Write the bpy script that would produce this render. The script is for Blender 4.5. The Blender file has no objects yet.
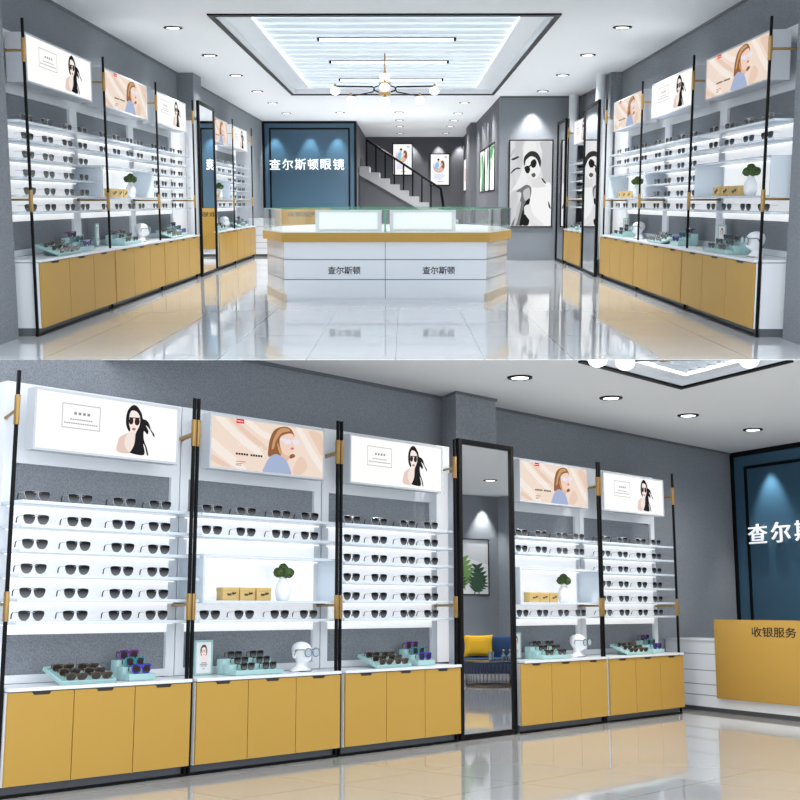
import bpy, bmesh, math, random
from mathutils import Matrix, Vector
random.seed(7)
PI = math.pi
S = bpy.context.scene
COL = S.collection

# ------------------------------------------------------------------ camera
# Two showrooms of one optician, one storey above the other, both open towards
# the street side where the camera hangs level at the height of the slab
# between them.  Each showroom is a rigid, right-angled interior in metres.
CAM = Vector((0, 0, 5.0))
cd = bpy.data.cameras.new('camera')
cam = bpy.data.objects.new('camera', cd)
COL.objects.link(cam)
cam.location = CAM
cam.rotation_euler = (PI / 2, 0, 0)
cd.sensor_width = 36
cd.lens = 54
cd.clip_end = 300
S.camera = cam

EYE = Matrix.Translation((0, 0, -1.3))
UP = Matrix.Translation(CAM) @ Matrix.Rotation(-math.atan(4 / 1200), 4, 'Z') @ Matrix.Rotation(math.atan(198 / 1200), 4, 'X') @ EYE
LOW = Matrix.Translation(CAM) @ Matrix.Rotation(-math.atan(208 / 1200), 4, 'X') @ Matrix.Rotation(math.atan2(.737, .676), 4, 'Z') @ EYE

# ------------------------------------------------------------------ world, exposure
S.view_settings.view_transform = 'Standard'
S.view_settings.look = 'None'
S.view_settings.exposure = 0.35
S.cycles.transparent_max_bounces = 32
S.view_settings.gamma = 1
S.view_settings.use_curve_mapping = False
w = bpy.data.worlds.new('street_daylight')
S.world = w
w.use_nodes = True
bg = w.node_tree.nodes['Background']
bg.inputs[0].default_value = (.92, .96, 1, 1)
bg.inputs[1].default_value = 1.7
TRAY_UP, TRAY_LOW, LED, LAMP = .8, 1.3, .7, 3.5
SPOT, DOWN_UP, DOWN_LOW = 110, 330, 150

# ------------------------------------------------------------------ materials
def mat(name, col, rough=.5, metal=0., coat=0., emit=None, estr=1., spec=.5, ior=None):
    m = bpy.data.materials.new(name)
    m.use_nodes = True
    b = m.node_tree.nodes['Principled BSDF']
    b.inputs['Base Color'].default_value = (*col, 1)
    b.inputs['Roughness'].default_value = rough
    b.inputs['Metallic'].default_value = metal
    b.inputs['Coat Weight'].default_value = coat
    b.inputs['Coat Roughness'].default_value = .06
    b.inputs['Specular IOR Level'].default_value = spec
    if ior: b.inputs['IOR'].default_value = ior
    if emit:
        b.inputs['Emission Color'].default_value = (*emit, 1)
        b.inputs['Emission Strength'].default_value = estr
    return m

def bump(m, scale, strength, dist=.01, detail=6, tint=None):
    nt = m.node_tree; N = nt.nodes; b = N['Principled BSDF']
    tc = N.new('ShaderNodeTexCoord'); nz = N.new('ShaderNodeTexNoise'); bp = N.new('ShaderNodeBump')
    nz.inputs['Scale'].default_value = scale; nz.inputs['Detail'].default_value = detail
    bp.inputs['Strength'].default_value = strength; bp.inputs['Distance'].default_value = dist
    nt.links.new(tc.outputs['Object'], nz.inputs['Vector'])
    nt.links.new(nz.outputs['Fac'], bp.inputs['Height'])
    nt.links.new(bp.outputs['Normal'], b.inputs['Normal'])
    if tint:
        r = N.new('ShaderNodeValToRGB')
        r.color_ramp.elements[0].position = .35; r.color_ramp.elements[1].position = .65
        r.color_ramp.elements[0].color = (*tint[0], 1); r.color_ramp.elements[1].color = (*tint[1], 1)
        nt.links.new(nz.outputs['Fac'], r.inputs['Fac'])
        nt.links.new(r.outputs['Color'], b.inputs['Base Color'])
    return m

def tile_mat(name, c1, c2, grout, bw, bh, off=(0, 0), rough=.05):
    m = mat(name, c1, rough, spec=.6, coat=.35)
    nt = m.node_tree; N = nt.nodes; b = N['Principled BSDF']
    tc = N.new('ShaderNodeTexCoord'); mp = N.new('ShaderNodeMapping'); br = N.new('ShaderNodeTexBrick')
    mp.inputs['Location'].default_value = (*off, 0)
    br.offset = 0; br.squash = 1
    br.inputs['Scale'].default_value = 1
    br.inputs['Brick Width'].default_value = bw; br.inputs['Row Height'].default_value = bh
    br.inputs['Mortar Size'].default_value = .005
    br.inputs['Mortar Smooth'].default_value = .1
    br.inputs['Color1'].default_value = (*c1, 1); br.inputs['Color2'].default_value = (*c2, 1)
    br.inputs['Mortar'].default_value = (*grout, 1)
    nt.links.new(tc.outputs['Object'], mp.inputs['Vector'])
    nt.links.new(mp.outputs['Vector'], br.inputs['Vector'])
    nz = N.new('ShaderNodeTexNoise'); nz.inputs['Scale'].default_value = 1.6; nz.inputs['Detail'].default_value = 8
    nz.inputs['Distortion'].default_value = 1.2
    nt.links.new(mp.outputs['Vector'], nz.inputs['Vector'])
    mx = N.new('ShaderNodeMix'); mx.data_type = 'RGBA'; mx.blend_type = 'MULTIPLY'
    mx.inputs['Factor'].default_value = .12
    nt.links.new(br.outputs['Color'], mx.inputs['A']); nt.links.new(nz.outputs['Color'], mx.inputs['B'])
    nt.links.new(mx.outputs['Result'], b.inputs['Base Color'])
    return m

def glass_mat(name, tint, gloss=.12):
    m = bpy.data.materials.new(name); m.use_nodes = True
    nt = m.node_tree; N = nt.nodes; N.clear()
    o = N.new('ShaderNodeOutputMaterial'); t = N.new('ShaderNodeBsdfTransparent'); g = N.new('ShaderNodeBsdfGlossy')
    fr = N.new('ShaderNodeLayerWeight'); pw = N.new('ShaderNodeMath'); pw.operation = 'POWER'; pw.inputs[1].default_value = 4
    ml = N.new('ShaderNodeMath'); ml.operation = 'MULTIPLY_ADD'; ml.inputs[1].default_value = .45; ml.inputs[2].default_value = .03
    nt.links.new(fr.outputs['Facing'], pw.inputs[0]); nt.links.new(pw.outputs[0], ml.inputs[0]); fr = ml
    x = N.new('ShaderNodeMixShader')
    t.inputs[0].default_value = (*tint, 1); g.inputs[0].default_value = (gloss * 6, gloss * 6, gloss * 6, 1)
    g.inputs['Roughness'].default_value = .01
    nt.links.new(fr.outputs[0], x.inputs[0]); nt.links.new(t.outputs[0], x.inputs[1])
    nt.links.new(g.outputs[0], x.inputs[2]); nt.links.new(x.outputs[0], o.inputs[0])
    return m

def lens_mat():
    m = mat('graduated_lens', (.05, .05, .055), .15, spec=.25)
    nt = m.node_tree; N = nt.nodes; b = N['Principled BSDF']
    tc = N.new('ShaderNodeTexCoord'); sp = N.new('ShaderNodeSeparateXYZ'); r = N.new('ShaderNodeValToRGB')
    nt.links.new(tc.outputs['Generated'], sp.inputs[0]); nt.links.new(sp.outputs['Z'], r.inputs['Fac'])
    e = r.color_ramp.elements
    e[0].position = .05; e[0].color = (.16, .165, .17, 1); e[1].position = .75; e[1].color = (.006, .006, .007, 1)
    nt.links.new(r.outputs['Color'], b.inputs['Base Color'])
    return m

def cloud_emit(name, stops, scale, strength, rot=(0, 0, 0), sc=(1, 1, 1)):
    """a back-lit print whose picture is a soft band pattern"""
    m = mat(name, (.006, .006, .006), .6, emit=(1, 1, 1), estr=strength, spec=0)
    nt = m.node_tree; N = nt.nodes; b = N['Principled BSDF']
    tc = N.new('ShaderNodeTexCoord'); mp = N.new('ShaderNodeMapping'); nz = N.new('ShaderNodeTexNoise'); r = N.new('ShaderNodeValToRGB')
    mp.inputs['Rotation'].default_value = rot; mp.inputs['Scale'].default_value = sc
    nz.inputs['Scale'].default_value = scale; nz.inputs['Detail'].default_value = 2
    nt.links.new(tc.outputs['Object'], mp.inputs[0]); nt.links.new(mp.outputs[0], nz.inputs['Vector'])
    nt.links.new(nz.outputs['Fac'], r.inputs['Fac'])
    e = r.color_ramp.elements
    e[0].position, e[0].color = stops[0][0], (*stops[0][1], 1)
    e[1].position, e[1].color = stops[-1][0], (*stops[-1][1], 1)
    for p, c in stops[1:-1]:
        q = e.new(p); q.color = (*c, 1)
    nt.links.new(r.outputs['Color'], b.inputs['Emission Color'])
    return m

M = {}
M['stucco'] = bump(mat('grey_stucco', (.15, .162, .185), .85, spec=.2), 80, 1., .012, tint=((.182, .2, .224), (.28, .303, .335)))
M['stucco_dark'] = bump(mat('dark_grey_paint', (.11, .114, .128), .8, spec=.2), 40, .2)
M['ceiling'] = mat('white_ceiling_paint', (.78, .8, .82), .8, spec=.2)
M['ceiling_low'] = mat('darkened_ceiling_paint', (.66, .67, .68), .8, spec=.2)  # white ceiling darkened in its colour to offset strong light from the front
M['floor_up'] = tile_mat('polished_white_tile', (.82, .85, .885), (.8, .83, .865), (.38, .4, .43), .745, 1.5, (.07, .25))
M['floor_low'] = tile_mat('polished_pale_tile', (.56, .56, .55), (.53, .53, .52), (.26, .26, .26), .98, .98, (.3, .2), .045)
M['white'] = mat('white_lacquer', (.78, .81, .85), .3, coat=.2)
M['panelwhite'] = mat('white_panel', (.74, .77, .81), .45)
M['glowpanel'] = mat('glowing_white_panel', (.8, .83, .87), .45, emit=(1, .995, .985), estr=.34)  # light of the shelf strips put into the panel as its own glow
M['shelf'] = mat('satin_white_shelf', (.66, .73, .8), .25, coat=.3)
M['gold'] = bump(mat('ochre_lacquer', (.49, .298, .07), .32, coat=.03, spec=.04), 3, .02)
M['goldedge'] = mat('ochre_edge', (.52, .32, .08), .35, coat=.03, spec=.1)
M['brass'] = mat('brushed_brass', (.42, .26, .09), .35, .65)
M['black'] = mat('black_metal', (.003, .003, .0035), .5, spec=.15)
M['darkgap'] = mat('dark_recess', (.03, .025, .018), .6)
M['slate'] = mat('slate_plinth', (.11, .12, .135), .5)
M['casing'] = mat('pale_grey_casing', (.47, .5, .54), .45)
M['grey'] = mat('mid_grey_metal', (.32, .35, .38), .4)
M['mirror'] = mat('silvered_glass', (.86, .88, .9), .0, 1.0)
M['blue'] = bump(mat('petrol_blue_panel', (.04, .105, .17), .38, coat=.25), 5, .02)
M['blue_in'] = mat('petrol_blue_inner_panel', (.034, .09, .145), .3, coat=.35)
M['letter'] = mat('white_acrylic_letter', (.9, .92, .95), .4, emit=(1, 1, 1), estr=.25)
M['ink'] = mat('black_ink', (.01, .01, .012), .5)
M['led'] = mat('led_diffuser', (.9, .9, .9), .5, emit=(1, .985, .96), estr=LED)
M['lamp'] = mat('lamp_diffuser', (.9, .9, .9), .5, emit=(1, .99, .97), estr=LAMP)
M['globe'] = mat('opal_globe', (.9, .9, .9), .3, emit=(1, 1, 1), estr=1.4)
M['lightpanel_up'] = mat('luminous_ceiling_panel', (.8, .85, .9), .6, emit=(.9, .96, 1), estr=TRAY_UP)
M['lightpanel_low'] = mat('luminous_ceiling_panel', (.8, .85, .9), .6, emit=(.92, .97, 1), estr=TRAY_LOW)
M['slat'] = mat('pale_blue_slat', (.72, .78, .85), .5)
M['linear'] = mat('linear_lamp', (.9, .9, .9), .5, emit=(1, 1, 1), estr=1.5)
M['glass'] = glass_mat('clear_glass', (.975, .99, .985))
M['glassedge'] = mat('green_glass_edge', (.02, .38, .16), .15, coat=.5)
M['caselight'] = mat('lit_white_case', (.9, .93, .93), .4, emit=(.97, 1, 1), estr=.22)
M['casetop'] = mat('white_counter_top', (.88, .92, .92), .3)
M['mint'] = mat('mint_acrylic', (.34, .54, .54), .45, coat=.1)
M['head'] = mat('white_mannequin', (.8, .82, .85), .4)
M['vase'] = mat('white_ceramic', (.82, .84, .86), .25, coat=.3)
M['leaf'] = bump(mat('topiary_green', (.035, .075, .012), .8), 60, 1, .02, tint=((.015, .04, .006), (.09, .15, .03)))
M['kraft'] = bump(mat('ochre_carton', (.6, .42, .16), .6), 30, .1)
M['lens'] = lens_mat()
M['rim'] = mat('silver_rim', (.5, .51, .53), .3, .8)
M['blackframe'] = mat('black_acetate', (.012, .012, .014), .2)
M['tortoise'] = bump(mat('tortoise_acetate', (.03, .017, .01), .25, coat=.4), 40, .1, tint=((.012, .007, .004), (.09, .05, .025)))
M['purple'] = mat('purple_acetate', (.11, .012, .19), .25, coat=.4)
M['teal'] = mat('teal_acetate', (.006, .19, .22), .25, coat=.4)
M['indigo'] = mat('indigo_acetate', (.03, .02, .3), .25, coat=.4)
M['brownlens'] = mat('brown_lens', (.03, .022, .02), .1)
M['steelblue'] = mat('steel_blue_rim', (.07, .13, .17), .3)
M['clearlens'] = mat('pale_lens', (.42, .5, .55), .1)
M['concrete'] = mat('pale_grey_step', (.36, .36, .37), .7)
M['beige'] = mat('beige_plinth', (.55, .48, .38), .4)
M['counterwhite'] = mat('counter_white', (.72, .78, .86), .25, coat=.4)
M['seam'] = mat('dark_seam', (.16, .17, .18), .6)
M['navy'] = bump(mat('navy_velvet', (.012, .05, .13), .8), 25, .2)
M['yellow'] = bump(mat('mustard_cushion', (.72, .4, .01), .8), 25, .2)
M['walnut'] = mat('bronze_wire', (.09, .055, .035), .35, .5)
M['smoke'] = mat('dark_tabletop', (.05, .06, .075), .1, coat=.5)
M['bottle'] = mat('smoky_glass', (.16, .2, .24), .1, coat=.5)
M['paper'] = mat('white_paper', (.8, .8, .8), .6)
M['column'] = mat('white_column', (.75, .78, .82), .5)
M['peach'] = mat('peach_print', (.006, .006, .006), .6, emit=(.95, .78, .66), estr=.72, spec=0)
M['poster_white'] = mat('lit_white_print', (.02, .02, .02), .6, emit=(1, .99, .98), estr=.78, spec=0)
M['bw_print'] = cloud_emit('grey_print', [(.3, (.55, .56, .58)), (.6, (.9, .9, .91))], 2.2, .7, (0, .6, 0), (1, 1, .4))
_ink = {}
def ink(r, g, b, lit=True):
    k = (r, g, b, lit)
    if k not in _ink:
        _ink[k] = mat('print_colour', (.006, .006, .006), .6, emit=(r, g, b), estr=.72, spec=0) if lit else mat('print_colour', (r, g, b), .6)
    return _ink[k]

# ------------------------------------------------------------------ mesh helper
class MB:
    def __init__(s): s.v = []; s.f = []
    def add(s, vs, fs):
        n = len(s.v); s.v += [tuple(p) for p in vs]; s.f += [tuple(i + n for i in f) for f in fs]; return s
    def box(s, x0, x1, y0, y1, z0, z1, bev=0.):
        if bev <= 0:
            return s.add([(x0, y0, z0), (x1, y0, z0), (x1, y1, z0), (x0, y1, z0), (x0, y0, z1), (x1, y0, z1), (x1, y1, z1), (x0, y1, z1)],
                         [(0, 3, 2, 1), (4, 5, 6, 7), (0, 1, 5, 4), (1, 2, 6, 5), (2, 3, 7, 6), (3, 0, 4, 7)])
        bm = bmesh.new()
        bmesh.ops.create_cube(bm, size=1)
        for v in bm.verts:
            v.co = ((x0 + x1) / 2 + v.co.x * (x1 - x0), (y0 + y1) / 2 + v.co.y * (y1 - y0), (z0 + z1) / 2 + v.co.z * (z1 - z0))
        bmesh.ops.bevel(bm, geom=bm.edges[:], offset=bev, segments=2, profile=.5, affect='EDGES', clamp_overlap=True)
        bm.verts.index_update()
        s.add([v.co[:] for v in bm.verts], [[v.index for v in f.verts] for f in bm.faces]); bm.free(); return s
    def prism(s, pts, a, b, axis='z'):
        """polygon pts (2-D) pushed from a to b along an axis; axis y takes (x,z), x takes (y,z)"""
        if axis == 'z': f = lambda p, t: (p[0], p[1], t)
        elif axis == 'y': f = lambda p, t: (p[0], t, p[1])
        else: f = lambda p, t: (t, p[0], p[1])
        n = len(pts)
        return s.add([f(p, a) for p in pts] + [f(p, b) for p in pts],
                     [tuple(range(n))[::-1], tuple(range(n, 2 * n))] + [(i, (i + 1) % n, n + (i + 1) % n, n + i) for i in range(n)])
    def tube(s, pts, r, seg=8, closed=False, r2=None):
        P = [Vector(p) for p in pts]; n = len(P); vs = []; fs = []
        for i, p in enumerate(P):
            if closed: t = P[(i + 1) % n] - P[i - 1]
            else: t = P[min(i + 1, n - 1)] - P[max(i - 1, 0)]
            t.normalize()
            u = t.cross(Vector((0, 0, 1)) if abs(t.z) < .9 else Vector((1, 0, 0))).normalized(); v = t.cross(u)
            rr = r if r2 is None else r + (r2 - r) * i / max(1, n - 1)
            for k in range(seg):
                a = 2 * PI * k / seg; vs.append(p + u * math.cos(a) * rr + v * math.sin(a) * rr)
        for i in range(n if closed else n - 1):
            for k in range(seg):
                j = (i + 1) % n
                fs.append((i * seg + k, i * seg + (k + 1) % seg, j * seg + (k + 1) % seg, j * seg + k))
        if not closed: fs += [tuple(range(seg)), tuple(range((n - 1) * seg, n * seg))[::-1]]
        return s.add(vs, fs)
    def lathe(s, prof, c=(0, 0, 0), seg=20):
        vs = []; fs = []; n = len(prof)
        for r, z in prof:
            for k in range(seg):
                a = 2 * PI * k / seg; vs.append((c[0] + r * math.cos(a), c[1] + r * math.sin(a), c[2] + z))
        for i in range(n - 1):
            for k in range(seg): fs.append((i * seg + k, i * seg + (k + 1) % seg, (i + 1) * seg + (k + 1) % seg, (i + 1) * seg + k))
        fs += [tuple(range(seg))[::-1], tuple(range((n - 1) * seg, n * seg))]
        return s.add(vs, fs)
    def ball(s, c, r, seg=16, squash=1.):
        pr = [(max(.0005, r * math.sin(PI * i / 10)), -r * squash * math.cos(PI * i / 10)) for i in range(11)]
        return s.lathe(pr, c, seg)
    def mesh(s, name, m, smooth=True):
        me = bpy.data.meshes.new(name); me.from_pydata(s.v, [], s.f)
        bm = bmesh.new(); bm.from_mesh(me); bmesh.ops.recalc_face_normals(bm, faces=bm.faces)
        bmesh.ops.triangulate(bm, faces=[f for f in bm.faces if len(f.verts) > 4]); bm.to_mesh(me); bm.free()
        me.materials.append(m)
        if smooth:
            me.polygons.foreach_set('use_smooth', [True] * len(me.polygons)); me.set_sharp_from_angle(angle=math.radians(38))
        return me
    def build(s, name, m, parent=None, mw=None, label=None):
        return link(name, s.mesh(name, m), parent, mw, label)

def link(name, me, parent=None, mw=None, label=None):
    o = bpy.data.objects.new(name, me); COL.objects.link(o)
    if parent is not None: o.parent = parent
    if mw is not None:
        if parent is not None: o.matrix_local = mw
        else: o.matrix_world = mw
    if label: o['label'] = label
    return o
def T(x, y, z, rz=0.): return Matrix.Translation((x, y, z)) @ Matrix.Rotation(rz, 4, 'Z')
def thing(name, label, cat, mw, group=None):
    o = bpy.data.objects.new(name, None); o.empty_display_size = .1; COL.objects.link(o)
    o.matrix_world = mw; o['label'] = label; o['category'] = cat
    if group: o['group'] = group
    return o
def tag(o, label, cat, group=None):
    o['label'] = label; o['category'] = cat
    if group: o['group'] = group
    return o
def struct(name, mb, m, room):
    o = mb.build(name, m, None, room); o['kind'] = 'structure'; return o
def text(body, size, m, parent, mw, name='lettering', depth=.004, bold=.0, sx=1.):
    c = bpy.data.curves.new('t', 'FONT'); c.body = body; c.size = size; c.extrude = depth; c.offset = bold
    c.align_x = 'CENTER'; c.align_y = 'CENTER'; c.resolution_u = 3
    o = bpy.data.objects.new('t', c); COL.objects.link(o)
    bpy.context.view_layer.update()
    me = bpy.data.meshes.new_from_object(o.evaluated_get(bpy.context.evaluated_depsgraph_get()))
    bpy.data.objects.remove(o); bpy.data.curves.remove(c)
    xs = [v.co.x for v in me.vertices]; ys = [v.co.y for v in me.vertices]
    cx, cy = (min(xs) + max(xs)) / 2, (min(ys) + max(ys)) / 2
    for v in me.vertices: v.co.x = (v.co.x - cx) * sx; v.co.y -= cy
    me.materials.clear(); me.materials.append(m); me.name = name
    return link(name, me, parent, mw @ Matrix.Rotation(PI / 2, 4, 'X'))
def spot(room, x, y, z, energy, angle=70, blend=.8, aim=(0, 0, -1), col=(1, .98, .95), r=.03):
    l = bpy.data.lights.new('wall_washer', 'SPOT'); l.energy = energy; l.spot_size = math.radians(angle); l.spot_blend = blend
    l.shadow_soft_size = r; l.color = col
    o = bpy.data.objects.new('wall_washer_beam', l); COL.objects.link(o)
    o.matrix_world = room @ Matrix.Translation((x, y, z)) @ Vector(aim).to_track_quat('-Z', 'Y').to_matrix().to_4x4()

def smooth_loop(pts, n=4):
    P = [Vector((p[0], p[1])) for p in pts]; k = len(P); out = []
    for i in range(k):
        a, b, c, d = P[i - 1], P[i], P[(i + 1) % k], P[(i + 2) % k]
        for j in range(n):
            t = j / n
            q = .5 * ((2 * b) + (c - a) * t + (2 * a - 5 * b + 4 * c - d) * t * t + (3 * b - a - 3 * c + d) * t ** 3)
            out.append((q.x, q.y))
    return out
def oval(cx, cy, rx, ry, n=20): return [(cx + rx * math.cos(2 * PI * i / n), cy + ry * math.sin(2 * PI * i / n)) for i in range(n)]

# ------------------------------------------------------------------ printed pictures (flat artwork, layered on its sheet)
# each picture: list of (part name, colour, loops in 0..1 picture coordinates)
def art_dark_hair():
    F = lambda x, y: ((x / 11.43 + 70) / 147, (458.8 + (x / 11.43 - 28.4) * .07 - y / 11.43 - 395) / (58.7 - (x / 11.43 - 28.4) * .075))
    L = lambda pts: smooth_loop([F(*p) for p in pts])
    E_ = lambda cx, cy, rx, ry: [F(*p) for p in oval(cx, cy, rx, ry)]
    a = [('blouse', (.86, .66, .58), [L([(290, 420), (230, 440), (165, 480), (145, 540), (138, 655), (300, 672), (345, 560), (360, 440)])]),
         ('skin', (.99, .86, .79), [L([(290, 410), (250, 450), (225, 520), (235, 600), (300, 668), (340, 560), (360, 430)])]),
         ('hair', (.012, .01, .012), [L([(325, 80), (285, 100), (250, 150), (232, 230), (235, 320), (255, 380), (280, 410), (290, 380), (270, 300), (275, 200), (300, 150), (350, 160), (390, 200), (405, 250), (400, 330), (375, 390), (355, 440), (345, 560), (310, 640), (300, 672), (470, 690), (455, 560), (480, 600), (505, 690), (522, 688), (500, 600), (465, 520), (455, 450), (460, 400), (500, 440), (515, 400), (480, 330), (530, 380), (585, 470), (590, 440), (545, 380), (520, 310), (480, 265), (440, 250), (425, 190), (390, 130), (360, 95)])]),
         ('face', (1, .91, .86), [L([(300, 152), (277, 200), (270, 300), (288, 370), (322, 425), (345, 428), (378, 380), (402, 300), (398, 220), (368, 172), (338, 154)])]),
         ('sunglasses', (.05, .015, .01), [E_(295, 278, 28, 45), E_(368, 285, 31, 48), [F(*p) for p in [(262, 232), (402, 238), (402, 250), (262, 244)]]]),
         ('lips', (.75, .16, .15), [E_(330, 378, 23, 17)])]
    fr = [(.17, .4), (.43, .4), (.43, .83), (.17, .83)]; t = .004; ty = .012
    ring = [[(.17, .4), (.43, .4), (.43, .4 + ty), (.17, .4 + ty)], [(.17, .83), (.43, .83), (.43, .83 - ty), (.17, .83 - ty)],
            [(.17, .4), (.17 + t, .4), (.17 + t, .83), (.17, .83)], [(.43, .4), (.43 - t, .4), (.43 - t, .83), (.43, .83)]]
    a.append(('printed_border', (.4, .4, .42), ring))
    marks = [[(.25 + i * .03, .645), (.268 + i * .03, .645), (.268 + i * .03, .69), (.25 + i * .03, .69)] for i in range(4)]
    marks += [[(x, y), (x + .011, y), (x + .011, y + .02), (x, y + .02)] for y, x0, n in ((.55, .225, 10), (.48, .185, 15)) for x in [x0 + i * .0155 for i in range(n)]]
    a.append(('printed_text', (.3, .3, .33), marks))
    return a
def art_auburn_hair():
    def F(x, y):
        s = x - 42; yt = 55 + .135 * s; yb = 362 + .0996 * s
        return (s / 703, (yb - y) / (yb - yt))
    L = lambda pts: smooth_loop([F(*p) for p in pts])
    E_ = lambda cx, cy, rx, ry: [F(*p) for p in oval(cx, cy, rx, ry)]
    a = [('hair', (.33, .13, .05), [L([(480, 122), (425, 140), (398, 185), (385, 250), (386, 302), (420, 292), (455, 304), (480, 290), (500, 240), (548, 190), (540, 155), (520, 132)]), L([(515, 302), (540, 285), (558, 300), (530, 314)])]),
         ('neck', (.86, .55, .42), [L([(468, 270), (520, 280), (510, 325), (470, 318)])]),
         ('sweater', (.42, .5, .72), [L([(430, 287), (390, 310), (360, 365), (356, 394), (440, 403), (530, 412), (522, 370), (500, 325), (470, 302)])]),
         ('face', (.96, .7, .58), [L([(460, 185), (500, 166), (538, 168), (550, 200), (552, 240), (540, 270), (515, 296), (490, 290), (468, 268), (455, 222)])]),
         ('hair_highlight', (.62, .36, .17), [L([(470, 130), (440, 150), (415, 200), (405, 255), (420, 250), (432, 205), (470, 160), (520, 150), (505, 134)]), L([(440, 220), (446, 262), (462, 290), (470, 282), (458, 250)])]),
         ('sunglasses', (.86, .86, .98), [L([(455, 194), (490, 197), (528, 206), (522, 226), (497, 229), (476, 212)]), L([(538, 202), (579, 204), (573, 229), (546, 229)])]),
         ('lips', (.75, .2, .18), [E_(536, 254, 12, 7)]),
         ('logo_patch', (.9, .02, .03), [[F(*p) for p in [(185, 75), (231, 80), (231, 108), (208, 103), (185, 104)]]])]
    a.append(('logo_lettering', (1, 1, 1), [[F(*p) for p in [(191 + i * 9, 87 + i), (197 + i * 9, 88 + i), (197 + i * 9, 94 + i), (191 + i * 9, 93 + i)]] for i in range(4)]))
    mk = lambda x0, x1, y, h, n: [[F(*p) for p in [(x, y + (x - x0) * .1), (x + (x1 - x0) / n * .78, y + (x - x0) * .1 + 1), (x + (x1 - x0) / n * .78, y + h + (x - x0) * .1 + 1), (x, y + h + (x - x0) * .1)]] for x in [x0 + (x1 - x0) * i / n for i in range(n)]]
    a.append(('printed_headline', (.02, .02, .02), mk(185, 262, 279, 12, 5) + mk(273, 350, 288, 12, 5)))
    a.append(('printed_text', (.85, .12, .1), mk(187, 245, 327, 6, 8)))
    a.append(('printed_footnote', (.15, .13, .12), mk(187, 225, 340, 4, 6) + mk(187, 218, 349, 5, 5)))
    bands = [('pale_band', (1, .9, .82), [L(q)]) for q in ([(62, 62), (112, 68), (200, 150), (300, 230), (360, 292), (330, 300), (220, 222), (110, 122)], [(46, 192), (80, 215), (180, 300), (255, 378), (200, 374), (110, 310), (46, 250)], [(230, 84), (280, 92), (340, 140), (400, 172), (380, 200), (300, 152)], [(560, 132), (600, 138), (680, 260), (738, 345), (740, 400), (660, 300), (600, 200)])] + [('deep_band', (.88, .65, .52), [L(q)]) for q in ([(150, 80), (180, 84), (270, 160), (370, 240), (360, 262), (260, 190)], [(45, 290), (100, 320), (165, 366), (120, 362), (45, 325)], [(600, 300), (640, 360), (600, 408), (545, 400), (560, 340)], [(645, 152), (715, 160), (740, 200), (738, 300), (690, 230)])]
    a.append(('printed_script', (1, .97, .93), [[F(*p) for p in ([(190 + i * 10, 226 + i * 1.6 - (14 if i % 3 == 0 else -10 if i % 3 == 1 else 2)) for i in range(17)] + [(190 + i * 10, 231 + i * 1.6 - (14 if i % 3 == 0 else -10 if i % 3 == 1 else 2)) for i in reversed(range(17))])]]))
    a = bands + a
    return a
def art_monochrome():
    F = lambda x, y: ((x - 60) / 325, (730 - y) / 640)
    L = lambda pts: smooth_loop([F(*p) for p in pts]); E_ = lambda cx, cy, rx, ry: [F(*p) for p in oval(cx, cy, rx, ry)]
    return [('backdrop_pale', (.93, .93, .93), [L([(65, 480), (150, 320), (170, 100), (250, 95), (250, 160), (160, 250), (200, 380), (140, 440), (65, 470)])]),
            ('backdrop_grey', (.62, .63, .65), [L([(110, 92), (160, 92), (120, 200), (95, 205)]), L([(290, 100), (380, 112), (383, 300), (375, 430), (330, 400), (300, 280), (310, 180)]), L([(65, 180), (100, 140), (105, 160), (65, 215)])]),
            ('backdrop_line', (.06, .06, .06), [L([(62, 335), (90, 300), (125, 288), (142, 300), (110, 302), (80, 325)]), L([(70, 225), (120, 205), (128, 214), (85, 235)])]),
            ('coat', (.2, .2, .21), [L([(110, 470), (150, 440), (190, 418), (226, 440), (222, 510), (190, 560), (160, 650), (150, 728), (75, 728), (110, 650), (135, 560), (150, 480)])]),
            ('coat_light', (.6, .6, .62), [L([(165, 470), (205, 440), (218, 470), (214, 520), (180, 535)]), L([(130, 560), (150, 560), (120, 700), (95, 726)])]),
            ('coat_dark', (.01, .01, .01), [L([(190, 540), (218, 520), (212, 565), (185, 585), (175, 640), (165, 720), (140, 725), (160, 620)]), L([(175, 640), (215, 680), (205, 725), (165, 722)])]),
            ('shirt', (1, 1, 1), [L([(250, 425), (330, 405), (383, 432), (384, 728), (300, 728), (240, 690), (216, 600), (228, 480)])]),
            ('neck', (.8, .8, .81), [L([(238, 370), (292, 335), (320, 405), (340, 430), (270, 440), (235, 425)])]),
            ('hand', (.86, .86, .87), [L([(178, 580), (222, 570), (246, 640), (330, 718), (290, 726), (225, 690), (180, 632)])]),
            ('hair', (.03, .03, .03), [L([(165, 245), (172, 205), (215, 168), (262, 175), (290, 210), (300, 255), (285, 300), (262, 230), (220, 205), (182, 240), (174, 275)])]),
            ('face', (.95, .95, .95), [L([(178, 245), (220, 207), (262, 222), (285, 270), (294, 310), (280, 355), (250, 378), (222, 355), (190, 315)])]),
            ('sunglasses', (.01, .01, .01), [L([(172, 290), (198, 275), (216, 300), (206, 330), (186, 328)]), L([(220, 248), (250, 226), (266, 255), (252, 288), (228, 286)]), L([(200, 282), (225, 262), (228, 270), (206, 290)])]),
            ('lips', (.12, .12, .12), [L([(225, 342), (248, 328), (260, 348), (242, 364)])]),
            ('neck_cord', (.02, .02, .02), [L([(303, 368), (318, 375), (342, 410), (325, 402)]), L([(362, 540), (378, 580), (380, 600), (364, 580)])])]
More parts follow.
